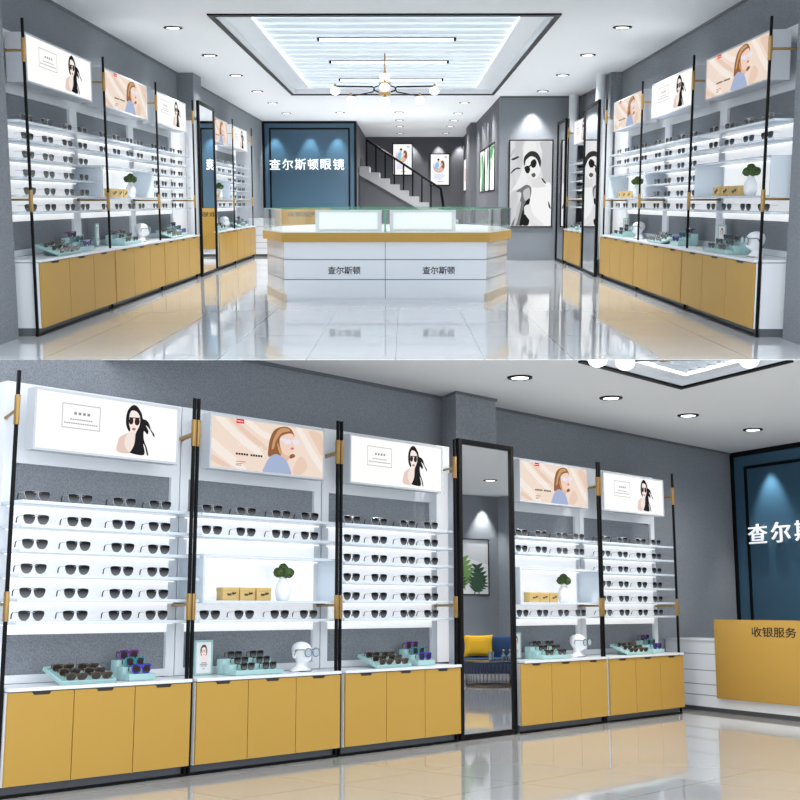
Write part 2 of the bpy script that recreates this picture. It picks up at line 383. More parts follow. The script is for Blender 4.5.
def art_family():
    m = lambda y, x0, x1, n: [[(x, y), (x + (x1 - x0) / n * .7, y), (x + (x1 - x0) / n * .7, y + .022), (x, y + .022)] for x in [x0 + (x1 - x0) * i / n for i in range(n)]]
    return [('ring', (.93, .3, .33), [oval(.45, .6, .32, .2)]), ('ring_field', (1, .96, .94), [oval(.46, .63, .29, .19)]),
            ('shirt', (.3, .62, .88), [smooth_loop([(.2, .55), (.27, .7), (.42, .74), (.44, .6), (.3, .5)])]),
            ('man_head', (.95, .62, .52), [oval(.41, .78, .06, .045)]), ('man_hair', (.06, .04, .03), [oval(.42, .83, .065, .035)]),
            ('woman_hair', (.3, .11, .05), [smooth_loop([(.56, .76), (.66, .8), (.75, .72), (.74, .58), (.62, .5), (.56, .62)])]),
            ('woman_face', (.96, .66, .6), [oval(.58, .67, .06, .05)]), ('woman_dress', (.93, .5, .55), [smooth_loop([(.46, .56), (.56, .6), (.66, .52), (.58, .45), (.46, .46)])]),
            ('grass', (.5, .72, .15), [oval(.38, .5, .06, .05)]),
            ('printed_text', (.5, .55, .95), m(.34, .2, .7, 7) + m(.3, .2, .8, 8) + m(.26, .2, .75, 8) + m(.22, .2, .66, 7) + m(.18, .2, .6, 6)),
            ('printed_mark', (.62, .58, .85), [oval(.82, .91, .09, .03)]), ('printed_footer', (.2, .2, .22), m(.09, .4, .7, 6))]
def leaf_loops(cx, cy, ln, ang, wd):
    def R_(x, y): c, s_ = math.cos(ang), math.sin(ang); return (cx + x * c - y * s_, cy + x * s_ + y * c)
    out = [[R_(0, -wd * .05), R_(ln, 0), R_(0, wd * .05)]]
    for k in range(6):
        t = ln * (.15 + .13 * k); wl = wd * (1 - abs(k - 2.2) * .17)
        for sgn in (1, -1):
            out.append(smooth_loop([R_(t - .05 * ln, 0), R_(t + .02 * ln, sgn * wl * .55), R_(t + .14 * ln, sgn * wl), R_(t + .13 * ln, sgn * wl * .5), R_(t + .08 * ln, 0)], 3))
    return out
def art_leaves():
    return [('grey_field', (.62, .63, .65), [[(0, .55), (1, .8), (1, 1), (0, 1)]]),
            ('dark_leaf', (.012, .05, .022), leaf_loops(.75, .0, .62, 1.9, .26) + leaf_loops(.2, .0, .6, 1.5, .22)),
            ('mid_leaf', (.03, .13, .04), leaf_loops(.95, .02, .6, 1.75, .22)),
            ('bright_leaf', (.16, .3, .07), leaf_loops(.5, .08, .66, 1.5, .24)),
            ('front_leaf', (.02, .075, .03), leaf_loops(.3, .0, .42, 1.9, .25) + leaf_loops(.62, .0, .4, 1.35, .25))]
def art_green_strokes(k):
    g = (.03, .16, .05); p = (.3, .5, .3)
    if k == 0: return [('green_wash', g, [smooth_loop([(.3, .0), (.95, .0), (.9, .5), (.7, .85), (.3, .9), (.5, .5)])]), ('pale_wash', p, [smooth_loop([(.05, .3), (.4, .5), (.3, .85), (.05, .7)])])]
    if k == 1: return [('green_wash', g, [smooth_loop([(.3, .3), (.6, .5), (.8, .9), (.5, .97), (.4, .7)])]), ('pale_wash', p, [smooth_loop([(.4, .05), (.7, .2), (.6, .45), (.3, .3)])])]
    return [('green_wash', g, [smooth_loop([(.1, .7), (.5, .75), (.9, .95), (.5, .98), (.1, .97)])]), ('pale_wash', p, [smooth_loop([(.1, .45), (.4, .5), (.9, .8), (.5, .75), (.1, .65)])])]
def art_bespectacled():
    m = lambda y, x0, x1: [[(x0, y), (x1, y), (x1, y + .02), (x0, y + .02)]]
    return [('hair', (.1, .05, .035), [smooth_loop([(.3, .62), (.28, .78), (.4, .9), (.6, .91), (.72, .78), (.72, .62), (.6, .55), (.4, .55)])]),
            ('neck', (.93, .72, .66), [smooth_loop([(.3, .4), (.42, .5), (.42, .6), (.6, .6), (.6, .5), (.75, .4)])]),
            ('face', (.97, .78, .7), [oval(.5, .68, .17, .16)]),
            ('spectacles', (.06, .05, .05), [oval(.42, .71, .085, .045), oval(.59, .71, .085, .045)]),
            ('lenses', (.9, .76, .7), [oval(.42, .71, .065, .032), oval(.59, .71, .065, .032)]),
            ('lips', (.75, .12, .15), [oval(.5, .6, .05, .017)]),
            ('printed_text', (.2, .2, .2), m(.32, .32, .68) + m(.27, .25, .75) + m(.22, .3, .7) + m(.13, .42, .58))]

_artcache = {}
def put_art(art, key, W, H, parent, mw, lit=True, step=.0012):
    """sheet lies in local XZ, faces -Y; layers step forward"""
    for i, (nm, c, loops) in enumerate(art):
        k = (key, nm, i, round(W, 3), round(H, 3), lit)
        if k not in _artcache:
            mb = MB(); y = -step * (i + 1)
            for lp in loops:
                pts = [(min(max(x, .003), .997) * W, min(max(z, .004), .996) * H) for x, z in lp]
                n = len(pts)
                mb.add([(x, y, z) for x, z in pts], [tuple(range(n))])
            _artcache[k] = mb.mesh(nm, ink(*c, lit), False)
        link(nm, _artcache[k], parent, mw)

# ------------------------------------------------------------------ spectacles
def lens_outline(cx, w, h, style, flip):
    if style == 'round': return oval(cx, h / 2, w / 2, h / 2, 18)
    P = [(-.5, .84), (-.3, .99), (.1, 1.0), (.42, .95), (.5, .8), (.47, .5), (.3, .15), (.02, .0), (-.26, .1), (-.45, .42)]
    if style == 'square': P = [(-.5, .85), (-.35, 1), (.35, 1), (.52, .9), (.5, .5), (.38, .1), (.1, .0), (-.25, .03), (-.44, .3)]
    L_ = smooth_loop([(x * w, z * h) for x, z in P], 2)
    return [(cx + (x if not flip else -x), z) for x, z in L_]
_gl = {}
def spectacle_meshes(style, thick, arm, fm, lm, wd=.195, ht=.074):
    k = (style, thick, arm, fm.name, lm.name)
    if k in _gl: return _gl[k]
    lw = wd * .455; cx = wd * .275
    lens = []; fr = MB()
    for s_ in (-1, 1):
        o = lens_outline(cx * s_, lw, ht, style, s_ < 0)
        mb = MB().prism(o, -.002, .003, 'y'); lens.append(mb.mesh('lens', lm))
        fr.tube([(x, 0, z) for x, z in o], thick, 6, True)
    fr.tube([(-.028 * wd / .195, 0, ht * .8), (0, -.004, ht * .86), (.028 * wd / .195, 0, ht * .8)], thick, 6)
    if style == 'pilot': fr.tube([(-.04, -.001, ht * .97), (0, -.003, ht * 1.0), (.04, -.001, ht * .97)], thick * .8, 6)
    tips = []
    for s_ in (-1, 1):
        x = wd / 2 * s_
        fr.tube([(x, 0, ht * .82), (x * 1.02, .012, ht * .84), (x * 1.0, arm * .8, ht * .8)], thick, 6)
        tips.append(MB().tube([(x, arm * .78, ht * .8), (x, arm * .92, ht * .66), (x * .99, arm, ht * .18)], .0045, 6).mesh('temple_tip', M['blackframe']))
    _gl[k] = (fr.mesh('frame', fm), lens, tips)
    return _gl[k]
def spectacles(name, label, mw, style='pilot', fm='rim', lm='lens', thick=.0022, arm=.1, group=None, parts=True, cat='sunglasses'):
    f, ls, ts = spectacle_meshes(style, thick, arm, M[fm], M[lm])
    t = thing(name, label, cat, mw, group)
    link('frame', f, t)
    for l in ls: link('lens', l, t)
    if parts:
        for q in ts: link('temple_tip', q, t)
    return t

# ------------------------------------------------------------------ display pieces for the worktops
ORD = ['first', 'second', 'third', 'fourth', 'fifth', 'sixth', 'seventh', 'eighth', 'ninth', 'tenth', 'eleventh', 'twelfth']
def head(base, x, y, z, sx, where, glasses_label):
    t = thing('mannequin_head', f'white mannequin head wearing glasses, {where}', 'mannequin head', base @ T(x, y, z, .12), 'mannequin heads')
    #  z, half width, front, back, centre shift
    rows = [(.0, .122, .08, .09, .01), (.012, .118, .078, .088, .01), (.03, .085, .058, .072, .012), (.05, .05, .045, .052, .012), (.07, .045, .05, .048, .008),
            (.082, .05, .075, .05, 0), (.1, .06, .09, .062, 0), (.12, .068, .094, .078, 0), (.14, .073, .094, .09, 0), (.16, .077, .092, .098, 0),
            (.18, .079, .094, .102, 0), (.2, .078, .092, .1, 0), (.22, .072, .082, .093, 0), (.238, .058, .064, .076, .0), (.251, .036, .038, .048, .004), (.257, .01, .01, .012, .004)]
    n = 28; vs = []; fs = []
    for z_, rx, rf, rb, cy in rows:
        for k in range(n):
            a = 2 * PI * k / n; sx_, cy_ = math.sin(a), math.cos(a)   # a=0 is the back
            py = cy_ * (rb if cy_ > 0 else rf) + cy
            px = sx_ * rx
            d = abs(k - n / 2)
            if d <= 1 and .105 <= z_ <= .165: py -= {.12: .022, .14: .014, .16: .006}.get(round(z_, 2), 0) * (1 if d == 0 else .25)   # nose
            if d <= 2 and abs(z_ - .1) < .005: py -= .006                                                                 # lips
            if 2 <= d <= 4 and abs(z_ - .16) < .005: py += .009                                                            # eye sockets
            if 2 <= d <= 4 and abs(z_ - .18) < .005: py -= .004                                                            # brow
            vs.append((px, py, z_))
    for i in range(len(rows) - 1):
        for k in range(n): fs.append((i * n + k, i * n + (k + 1) % n, (i + 1) * n + (k + 1) % n, (i + 1) * n + k))
    fs += [tuple(range(n)), tuple(range((len(rows) - 1) * n, len(rows) * n))]
    o = MB().add(vs, fs).build('head', M['head'], t)
    sd = o.modifiers.new('soft', 'SUBSURF'); sd.levels = 1; sd.render_levels = 1
    for s_ in (-1, 1):
        MB().add(*ear(s_)).build('ear', M['head'], t)
    MB().box(-.075, .075, -.06, .07, -.001, .004, .002).build('base', M['blackframe'], t)
    spectacles('round_glasses', glasses_label, base @ T(x, y, z, .12) @ T(0, -.118, .128), 'round', 'steelblue', 'clearlens', .0045, .12, 'glasses on mannequin heads', cat='glasses')
def ear(s_):
    vs = []; n = 10
    for k in range(n):
        a = 2 * PI * k / n; vs.append((s_ * .074, .012 + .014 * math.cos(a), .14 + .027 * math.sin(a)))
    for k in range(n):
        a = 2 * PI * k / n; vs.append((s_ * .09, .018 + .016 * math.cos(a), .143 + .03 * math.sin(a)))
    return vs, [(k, (k + 1) % n, n + (k + 1) % n, n + k) for k in range(n)] + [tuple(range(n, 2 * n))]

def tray(base, x, y, z, w_, d_, where, sx, parts):
    tilt = .37; B = base @ T(x, y, z) @ Matrix.Rotation(tilt, 4, 'X')
    t = thing('display_tray', f'mint tray of tortoiseshell sunglasses, {where}', 'tray', base @ T(x, y, z), 'mint trays')
    X = Matrix.Rotation(tilt, 4, 'X')
    MB().box(0, w_, 0, d_, .0, .012).build('tray_base', M['mint'], t, X)
    b = MB()
    for q in ((0, w_, 0, .012), (0, w_, d_ - .012, d_), (0, .012, .012, d_ - .012), (w_ - .012, w_, .012, d_ - .012)): b.box(q[0], q[1], q[2], q[3], .012, .028, .003)
    b.build('tray_rim', M['mint'], t, X)
    c_, s_ = math.cos(tilt) * d_, math.sin(tilt) * d_
    MB().prism([(.02, .0), (.02, .005), (c_ - .01, s_ - .006), (c_ - .01, .0)], .3 * w_, .7 * w_, 'x').build('wedge_stand', M['mint'], t)
    for c in range(2):
        for r in range(3):
            px = w_ * (.27 + .45 * c) + .012 * (1 - r) * sx; py = d_ * (.1 + .3 * r)
            mw = B @ T(px, py, .026) @ Matrix.Diagonal((sx * .84, .4, .62, 1)) @ Matrix.Rotation(-.1, 4, 'X')
            spectacles('tortoiseshell_sunglasses', f'tortoiseshell sunglasses, {ORD[r]} row, {"outer" if c == 0 else "inner"} column, tray on {where}', mw, 'square', 'tortoise', 'brownlens', .009, .07, 'tortoiseshell sunglasses in trays', parts)

def steps(base, x, y, z, w_, where, sx, colours, parts, ncol):
    t = thing('stepped_display_riser', f'mint riser with {"three bright" if ncol == 1 else "six black"} sunglasses, {where}', 'display riser', base @ T(x, y, z), 'mint stepped risers')
    hs = [.05, .1, .15] if ncol == 1 else [.04, .085, .13]
    for i in range(3):
        MB().box(-.0 + (0 if ncol == 1 else 0), w_, .085 * i, .085 * (i + 1), 0, hs[i], .004).build('step', M['mint'], t)
    for i in range(3):
        for c in range(ncol):
            px = w_ * (.5 if ncol == 1 else .27 + .46 * c); col = colours[i]
            nm = {'purple': 'purple', 'teal': 'teal', 'indigo': 'indigo blue', 'blackframe': 'black'}[col]
            lab = f'{nm} sunglasses on the {["lowest", "middle", "top"][i]} step of riser, {where}' if ncol == 1 else \
                  f'{nm} sunglasses, {["lowest", "middle", "top"][i]} step, {["outer", "inner"][c]} column, riser, {where}'
            k = .84 if ncol == 1 else .72
            spectacles(('bright' if ncol == 1 else 'black') + '_framed_sunglasses', lab, base @ T(x + px, y + .085 * i + .022, z + hs[i] + (.007 if ncol == 1 else .004)) @ Matrix.Diagonal((sx * k, .75, .85 if ncol == 1 else .72, 1)),
                       'square', col, 'brownlens' if ncol == 1 else 'lens', .008 if ncol == 1 else .005, .07, 'sunglasses on mint risers', parts)

def photo_frame(base, x, y, z, w_, h_, where):
    t = thing('standing_photo_frame', f'mint frame with portrait of person, {where}', 'photo frame', base @ T(x, y, z, .1), 'standing photo frames')
    b = MB(); e = .016
    for q in ((0, w_, 0, e), (0, w_, h_ - e, h_), (0, e, e, h_ - e), (w_ - e, w_, e, h_ - e)): b.box(q[0], q[1], 0, .02, q[2], q[3], .002)
    b.build('frame', M['mint'], t)
    p = MB().box(e, w_ - e, .006, .014, e, h_ - e).build('print', M['paper'], t)
    put_art(art_bespectacled(), 'bespec', w_ - 2 * e, h_ - 2 * e, p, T(e, .0058, e), False, .0006)
    MB().prism([(.02, 0), (.02, h_ * .6), (.1, 0)], w_ * .45, w_ * .55, 'x').build('easel_back', M['mint'], t)

def gift_box(base, x, y, z, w_, i, where):
    t = thing('gift_box', f'{ORD[i]} of three ochre gift boxes, {where}', 'box', base @ T(x, y, z, -.04 + .05 * i), 'ochre gift boxes')
    MB().box(0, w_, 0, .09, 0, .105, .003).build('carton', M['kraft'], t)
    MB().box(-.002, w_ + .002, -.002, .092, .078, .11, .003).build('lid', M['kraft'], t)
    text('Ray-Ban', .027 * min(1.6, w_ / .16), M['ink'], t, T(w_ * .55, -.003, .055) @ Matrix.Rotation(-.2, 4, 'Y'), 'script_lettering', .0006, .001)

def topiary(base, x, y, z, where, s_=1., sx=1.):
    t = thing('flower_vase', f'white vase with green topiary balls, {where}', 'vase', base @ T(x, y, z + .001) @ Matrix.Diagonal((sx, 1, .93, 1)), 'vases with topiary')
    MB().lathe([(.045, 0), (.056, .01), (.068, .06), (.07, .1), (.058, .15), (.04, .19), (.034, .215), (.038, .225), (.03, .224), (.028, .2)], seg=24).build('vase', M['vase'], t)
    for k, (dx, dy, dz) in enumerate([(0, 0, .305), (-.062, -.01, .265), (.064, -.005, .262), (.0, -.045, .262), (.01, .05, .268)]):
        b = MB(); r = .046
        pr = [(max(.0005, r * math.sin(PI * i / 10)), -r * math.cos(PI * i / 10)) for i in range(11)]
        b.lathe(pr, (dx, dy, dz), 18)
        b.v = [(Vector(p) - Vector((dx, dy, dz))) * (1 + random.uniform(-.1, .1)) + Vector((dx, dy, dz)) for p in b.v]
        b.v = [tuple(p) for p in b.v]
        o = b.build('topiary_ball', M['leaf'], t)
        MB().tube([(0, 0, .2), (dx, dy, dz)], .004, 6).build('stem', M['leaf'], t)

# ------------------------------------------------------------------ one wall display unit
SHZ = [2.08, 1.905, 1.725, 1.545, 1.37, 1.205]
SHN = ['top', 'second', 'third', 'fourth', 'fifth', 'lowest']
def wall_unit(base, W, kind, poster, where, wall, dx=0., lpost=True, rpost=True, big=True, lbdep=.2, gy=.15, near_left=True, cab0=.035, body0=-1., ext=0., ext0=0.):
    """x runs along the wall, y goes into it, the posts stand at y = 0; dx shifts what sits at the back panel"""
    sx = W / 1.62; PY = .38
    sh = lambda y: dx * y / .38
    B = base
    # -- cabinet
    t = thing('base_cabinet', f'ochre three-door base cabinet, {where}', 'cabinet', B, 'ochre base cabinets')
    c0, c1 = cab0, W - .012
    b0 = max(c0, body0)
    pl = lambda a, c, f: [(a, f), (c, f), (c, -.02), (c - .034, -.02), (c - .034, .02), (c, .02), (c, PY - .003), (a, PY - .003)]
    MB().prism(pl(b0, c1, -.035), .08, .715).build('body', M['white'], t)
    MB().box(b0 + .01, c1 - .01, .03, PY - .003, 0, .08).build('plinth', M['slate'], t)
    MB().prism(pl(b0, c1 + .004, -.066), .722, .747).build('worktop', M['white'], t)
    MB().box(b0 + .006, c1 - .006, -.0375, -.0352, .086, .712).build('door_gap_shade', M['darkgap'], t)  # dark sheet added behind the doors, paints the shade in their gaps
    n = 3; dw = (c1 - c0) / n; gp = .0035 * max(1, sx * 1.1)
    for i in range(n):
        x0 = c0 + dw * i + gp; x1 = c0 + dw * (i + 1) - gp; xm = (x0 + x1) / 2; h = .062 * sx
        pts = [(x0, .084), (x1, .084), (x1, .714), (xm + h * 1.25, .714), (xm + h, .693), (xm - h, .693), (xm - h * 1.25, .714), (x0, .714)]
        d = MB().prism(pts, -.058, -.038, 'y').build('door', M['gold'], t)
        MB().prism([(xm - h * 1.2, .715), (xm + h * 1.2, .715), (xm + h * .96, .69), (xm - h * .96, .69)], -.052, -.04, 'y').build('handle', M['darkgap'], d, label='dark recessed finger pull')
    # -- back panel and shelves
    t = thing('wall_shelving', f'white wall shelving with added panel glow, {where}', 'shelving', B @ T(dx, 0, 0), 'white wall shelving')
    e = .085 * sx
    b = MB()
    b.box(0, e, PY, wall - .02, .75, 3.0); b.box(W - e, W, PY, wall - .02, .75, 3.0)
    b.box(e, W - e, PY, wall - .02, .75, .81); b.box(e, W - e, PY, wall - .02, 2.385, 3.0)
    b.build('back_frame', M['panelwhite'], t)
    MB().box(e, W - e, PY, wall - .02, 1.105, 2.085).build('back_panel', M['glowpanel'], t, label='white panel with added soft glow')
    if ext0: MB().box(-ext0, 0, PY, wall - .02, .75, 3.0).build('end_panel', M['glowpanel'], t)
    if ext: MB().box(W, W + ext, PY, wall - .02, .75, 3.0).build('end_panel', M['glowpanel'], t)
    MB().box(e, W - e, PY + .03, PY + .05, .81, 1.105).build('grey_inset', M['stucco'], t, label='grey textured inset behind the worktop')
    MB().box(e, W - e, PY + .03, PY + .05, 2.085, 2.385).build('grey_inset', M['stucco'], t, label='grey textured inset under the lightbox')
    rows = range(6) if kind == 'full' else (0, 1, 5)
    for r in rows:
        z = SHZ[r]
        s_ = MB().box(-.0, W, .07, PY, z - .025, z, .003).build('shelf', M['shelf'], t)
        MB().box(e * .5, W - e * .5, .355, .365, z - .032, z - .0255).build('led_strip', M['led'], s_)
        if r == 5: pass
    if kind != 'full':
        b = MB(); z0, z1 = 1.34, 1.72
        b.box(.02, W - .02, .06, PY, z0, z0 + .022); b.box(.02, W - .02, .06, PY, z1, z1 + .022)
        b.box(.02, .04, .06, PY, z0 + .022, z1); b.box(W - .04, W - .02, .06, PY, z0 + .022, z1)
        n_ = b.build('niche', M['shelf'], t)
        MB().box(.06, W - .06, .355, .365, z1 - .007, z1 - .0005).build('led_strip', M['led'], n_)
        for i in range(3): gift_box(B @ T(dx * .4, 0, 0), W * .22 + i * .185 * sx, .12, z0 + .022, .165 * sx, i, where)
        topiary(B @ T(dx * .4, 0, 0), W * .655, .17, z0 + .022, where, 1., sx ** .5)
    # -- spectacles on the shelves
    for r in rows:
        for k in range(4):
            q = (.16, .385, .63, .84)[k]
            kk = k if near_left else 3 - k
            spectacles('aviator_sunglasses', f'black aviator sunglasses, {ORD[kk]} along {SHN[r]} shelf, {where}',
                       B @ T(W * q + sh(.1), gy, SHZ[r] + .003) @ Matrix.Diagonal((1.07 * sx, 1, .98, 1)), group='shelf sunglasses', parts=big)
    # -- lightbox
    x0, x1 = .105 * W, .915 * W; z0, z1 = 2.455, 2.925; f0 = .07
    t = thing('light_box', f'lit lightbox with {"dark" if poster == "dark" else "auburn"}-haired person in sunglasses, {where}', 'lightbox', B @ T(x0 + sh(f0), f0, z0), 'advertising lightboxes')
    w_, h_ = x1 - x0, z1 - z0; e = .016
    b = MB(); b.box(0, w_, .012, lbdep, 0, h_)
    for q in ((0, w_, 0, e), (0, w_, h_ - e, h_), (0, e, e, h_ - e), (w_ - e, w_, e, h_ - e)): b.box(q[0], q[1], 0, .012, q[2], q[3])
    b.build('casing', M['casing'], t)
    MB().box(w_ * .2, w_ * .3, lbdep, PY - f0 - .002, h_ * .2, h_ * .8).box(w_ * .7, w_ * .8, lbdep, PY - f0 - .002, h_ * .2, h_ * .8).build('wall_bracket', M['white'], t)
    p = MB().box(e, w_ - e, .0095, .0118, e, h_ - e).build('poster', M['poster_white' if poster == 'dark' else 'peach'], t)
    put_art(art_dark_hair() if poster == 'dark' else art_auburn_hair(), poster, w_ - 2 * e, h_ - 2 * e, p, T(e, .009, e), True, .0006)
    # -- black post frame with brass fittings
    t = thing('post_frame', f'black post frame with brass clamps, {where}', 'post frame', B, 'black post frames')
    pw = .032
    ps = ([pw / 2] if lpost else []) + ([W - pw / 2] if rpost else [])
    for px in ps:
        MB().box(px - .011, px + .011, -.013, .013, 0, 3.01, .002).build('post', M['black'], t)
        for z0, z1, zr in ((2.61, 2.83, 2.715), (1.205, 1.415, 1.325)):
            MB().box(px - .0145, px + .0145, -.018, .018, z0, z1, .002).build('brass_sleeve', M['brass'], t)
            yend = PY - .005
            r_ = MB().tube([(px, .02, zr), (px + sh(PY) * .9, yend, zr)], .0125, 10).build('brass_rod', M['brass'], t)
            MB().tube([(px + sh(PY) * .88, yend - .012, zr), (px + sh(PY) * .9, yend + .003, zr)], .0148, 12).build('end_cap', M['brass'], r_)
    MB().box(.001 if lpost else .05, W - .001, -.014, .014, 0, .02).build('floor_rail', M['black'], t)
    # -- what stands on the worktop
    D = B @ T(dx * .25, 0, 0)
    if kind == 'full':
        tray(D, W * .265, -.02, .749, W * .29, .27, where, sx, big)
        steps(D, W * .65, .03, .749, W * .15, where, sx, ['indigo', 'teal', 'purple'], big, 1)
    else:
        photo_frame(D, W * .135, .262, .749, .2 * min(sx, 1.2), .285, where)
        steps(D, W * .27, .0, .749, W * .32, where, sx, ['blackframe'] * 3, big, 2)
        head(D, W * .79, .13, .749, sx, where, f'round blue-rimmed glasses on mannequin head, {where}')

def wall_mirror(base, W, where, H=3.03):
    t = thing('standing_mirror', f'tall black-framed wall mirror {where}', 'mirror', base)
    e = .055; b = MB()
    for q in ((0, e, 0, H), (W - e, W, 0, H), (e, W - e, 0, e), (e, W - e, H - e, H)): b.box(q[0], q[1], -.02, .03, q[2], q[3], .003)
    b.build('frame', M['black'], t)
    MB().box(e, W - e, .0, .02, e, H - e).build('mirror_glass', M['mirror'], t)
    MB().box(.15, W - .15, .03, .26, .3, 2.7).build('mounting_board', M['panelwhite'], t)

def downlight(room, x, y, z, label):
    t = thing('recessed_downlight', label, 'downlight', room @ T(x, y, z), 'recessed ceiling downlights')
    MB().lathe([(.085, -.004), (.09, -.014), (.125, -.014), (.128, 0), (.085, 0)], seg=24).build('trim_ring', M['black'], t)
    MB().lathe([(.086, -.012), (.086, -.004)], seg=24).build('lamp_disc', M['lamp'], t)
    spot(room, x, y, z - .03, DOWN_UP if room is UP else DOWN_LOW, 150, 1.0, r=.08)

def framed_sheet(name, label, cat, mw, W, H, art, key, sheet, lit=True, group=None, border=.035, fm='black', depth=.04):
    t = thing(name, label, cat, mw, group)
    b = MB()
    for q in ((0, W, 0, border), (0, W, H - border, H), (0, border, border, H - border), (W - border, W, border, H - border)): b.box(q[0], q[1], 0, depth, q[2], q[3])
    b.build('frame', M[fm], t)
    p = MB().box(border, W - border, depth * .35, depth * .9, border, H - border).build('print', sheet, t)
    put_art(art, key, W - 2 * border, H - 2 * border, p, T(border, depth * .34, border), lit)
    return t

def globe_lamp(parent, x, y, z, r=.08, up=.0):
    g = MB().ball((x, y, z), r, 20, .86).build('globe', M['globe'], parent)
    MB().lathe([(.02, 0), (.028, .02), (.018, .045), (.012, .06)], (x, y, z + r * .8), 12).build('globe_cap', M['brass'], g)

# ================================================================== UPPER SHOP  (x right, y away from the street, z up)
R = UP
CZ = 3.6
struct('floor', MB().box(-4.4, 4.4, 9.954, 44.3, -.004, 0), M['floor_up'], R)
t0x, t1x, t0y, t1y = -2.38, 1.89, 15.56, 26.62
c = MB()
for q in ((-4.4, t0x, 9.954, 44.3), (t1x, 4.4, 9.954, 44.3), (t0x, t1x, 9.954, t0y), (t0x, t1x, t1y, 44.3)): c.box(*q, CZ, CZ + .45)
struct('ceiling', c, M['ceiling'], R)
struct('wall_left', MB().box(-4.3, -4.09, 9.954, 35.5, 0, CZ), M['stucco'], R)
struct('wall_right', MB().box(3.93, 4.2, 9.954, 27.4, 0, CZ), M['stucco'], R)
struct('wall_left_pier', MB().box(-4.09, -3.73, 9.954, 11.55, 0, CZ), M['stucco'], R)
struct('wall_right_pier', MB().box(3.64, 3.93, 9.954, 11.5, 0, CZ), M['stucco'], R)
struct('wall_left_column', MB().box(-4.09, -3.8, 22.26, 23.1, 0, CZ), M['stucco'], R)
struct('wall_right_column', MB().box(3.72, 3.93, 22.22, 23.15, 0, CZ), M['stucco'], R)
struct('wall_front_facing', MB().box(2.12, 4.2, 27.2, 27.4, 0, CZ), M['stucco'], R)
struct('wall_corridor', MB().box(2.12, 2.3, 27.4, 44, 0, CZ), M['stucco_dark'], R)
struct('wall_corridor_column', MB().box(1.96, 2.12, 36.0, 38.6, 0, CZ), M['stucco_dark'], R)
struct('wall_back', MB().box(-1.6, 2.4, 44, 44.2, 0, CZ), M['stucco_dark'], R)
struct('wall_stairwell', MB().box(-1.6, -1.38, 35.4, 44, 0, CZ), M['stucco_dark'], R)
struct('wall_behind_sign', MB().box(-4.3, -1.38, 35.44, 35.6, 0, CZ), M['stucco_dark'], R)
tr = MB().box(-4.09, -4.07, 11.35, 22.26, CZ - .03, CZ).box(-4.09, -4.07, 23.1, 35.3, CZ - .03, CZ)
struct('shade_strip_left', tr, M['slate'], R)  # dark strips painting the shadow gap between walls and ceiling
struct('shade_strip_right', MB().box(3.91, 3.93, 11.25, 22.22, CZ - .03, CZ).box(3.91, 3.93, 23.15, 27.2, CZ - .03, CZ), M['slate'], R)
struct('shade_strip_back', MB().box(2.12, 3.93, 27.17, 27.2, CZ - .04, CZ), M['slate'], R)

# --- luminous louvred tray
t = thing('ceiling_tray', 'large luminous ceiling recess with louvre slats and black edge, upper shop', 'ceiling light', R @ T(0, 0, CZ))
b = MB(); e = .06
for q in ((t0x - e, t1x + e, t0y - e * 2.5, t0y), (t0x - e, t1x + e, t1y, t1y + e * 2.5), (t0x - e, t0x, t0y, t1y), (t1x, t1x + e, t0y, t1y)): b.box(*q, -.02, -.0005)
b.build('black_edge', M['black'], t)
b = MB()
for q in ((t0x, t1x, t0y, t0y + .02), (t0x, t1x, t1y - .02, t1y), (t0x, t0x + .02, t0y, t1y), (t1x - .02, t1x, t0y, t1y)): b.box(*q, 0, .42)
b.build('recess_side', M['white'], t)
b = MB()
i0, i1, j0, j1 = t0x + .34, t1x - .34, t0y + .7, t1y - .25
for q in ((t0x + .02, i0, t0y + .02, t1y - .02), (i1, t1x - .02, t0y + .02, t1y - .02), (i0, i1, t0y + .02, j0), (i0, i1, j1, t1y - .02)): b.box(*q, .1, .14)
b.build('inner_ledge', M['white'], t)
b = MB()
for k in range(17):
    y = j0 + (j1 - j0) * (k + .5) / 17; b.box(i0, i1, y - .21, y + .2, .17, .23)
b.build('louvre_slat', M['slat'], t)
b = MB().box(i0 - .06, i0, j0, j1, .14, .17).box(i1, i1 + .06, j0, j1, .14, .17).box(i0, i1, j0 - .25, j0, .141, .17)
b.build('cove_lamp', M['linear'], t)
MB().box(t0x + .02, t1x - .02, t0y + .02, t1y - .02, .4, .42).build('light_panel', M['lightpanel_up'], t)
for k, y in enumerate((18.6, 21.55, 24.63)):
    t = thing('linear_pendant_light', f'slim linear ceiling lamp, {ORD[k]} of three from the street, upper shop', 'linear light', R @ T(-.26, y, CZ + .08), 'linear lamps in the ceiling recess')
    MB().box(-1.04, 1.04, -.06, .06, .03, .045).box(-1.04, -1.0, -.06, .06, 0, .03).box(1.0, 1.04, -.06, .06, 0, .03).build('housing', M['black'], t)
    MB().box(-1.0, 1.0, -.06, .06, 0, .03).build('diffuser', M['linear'], t)

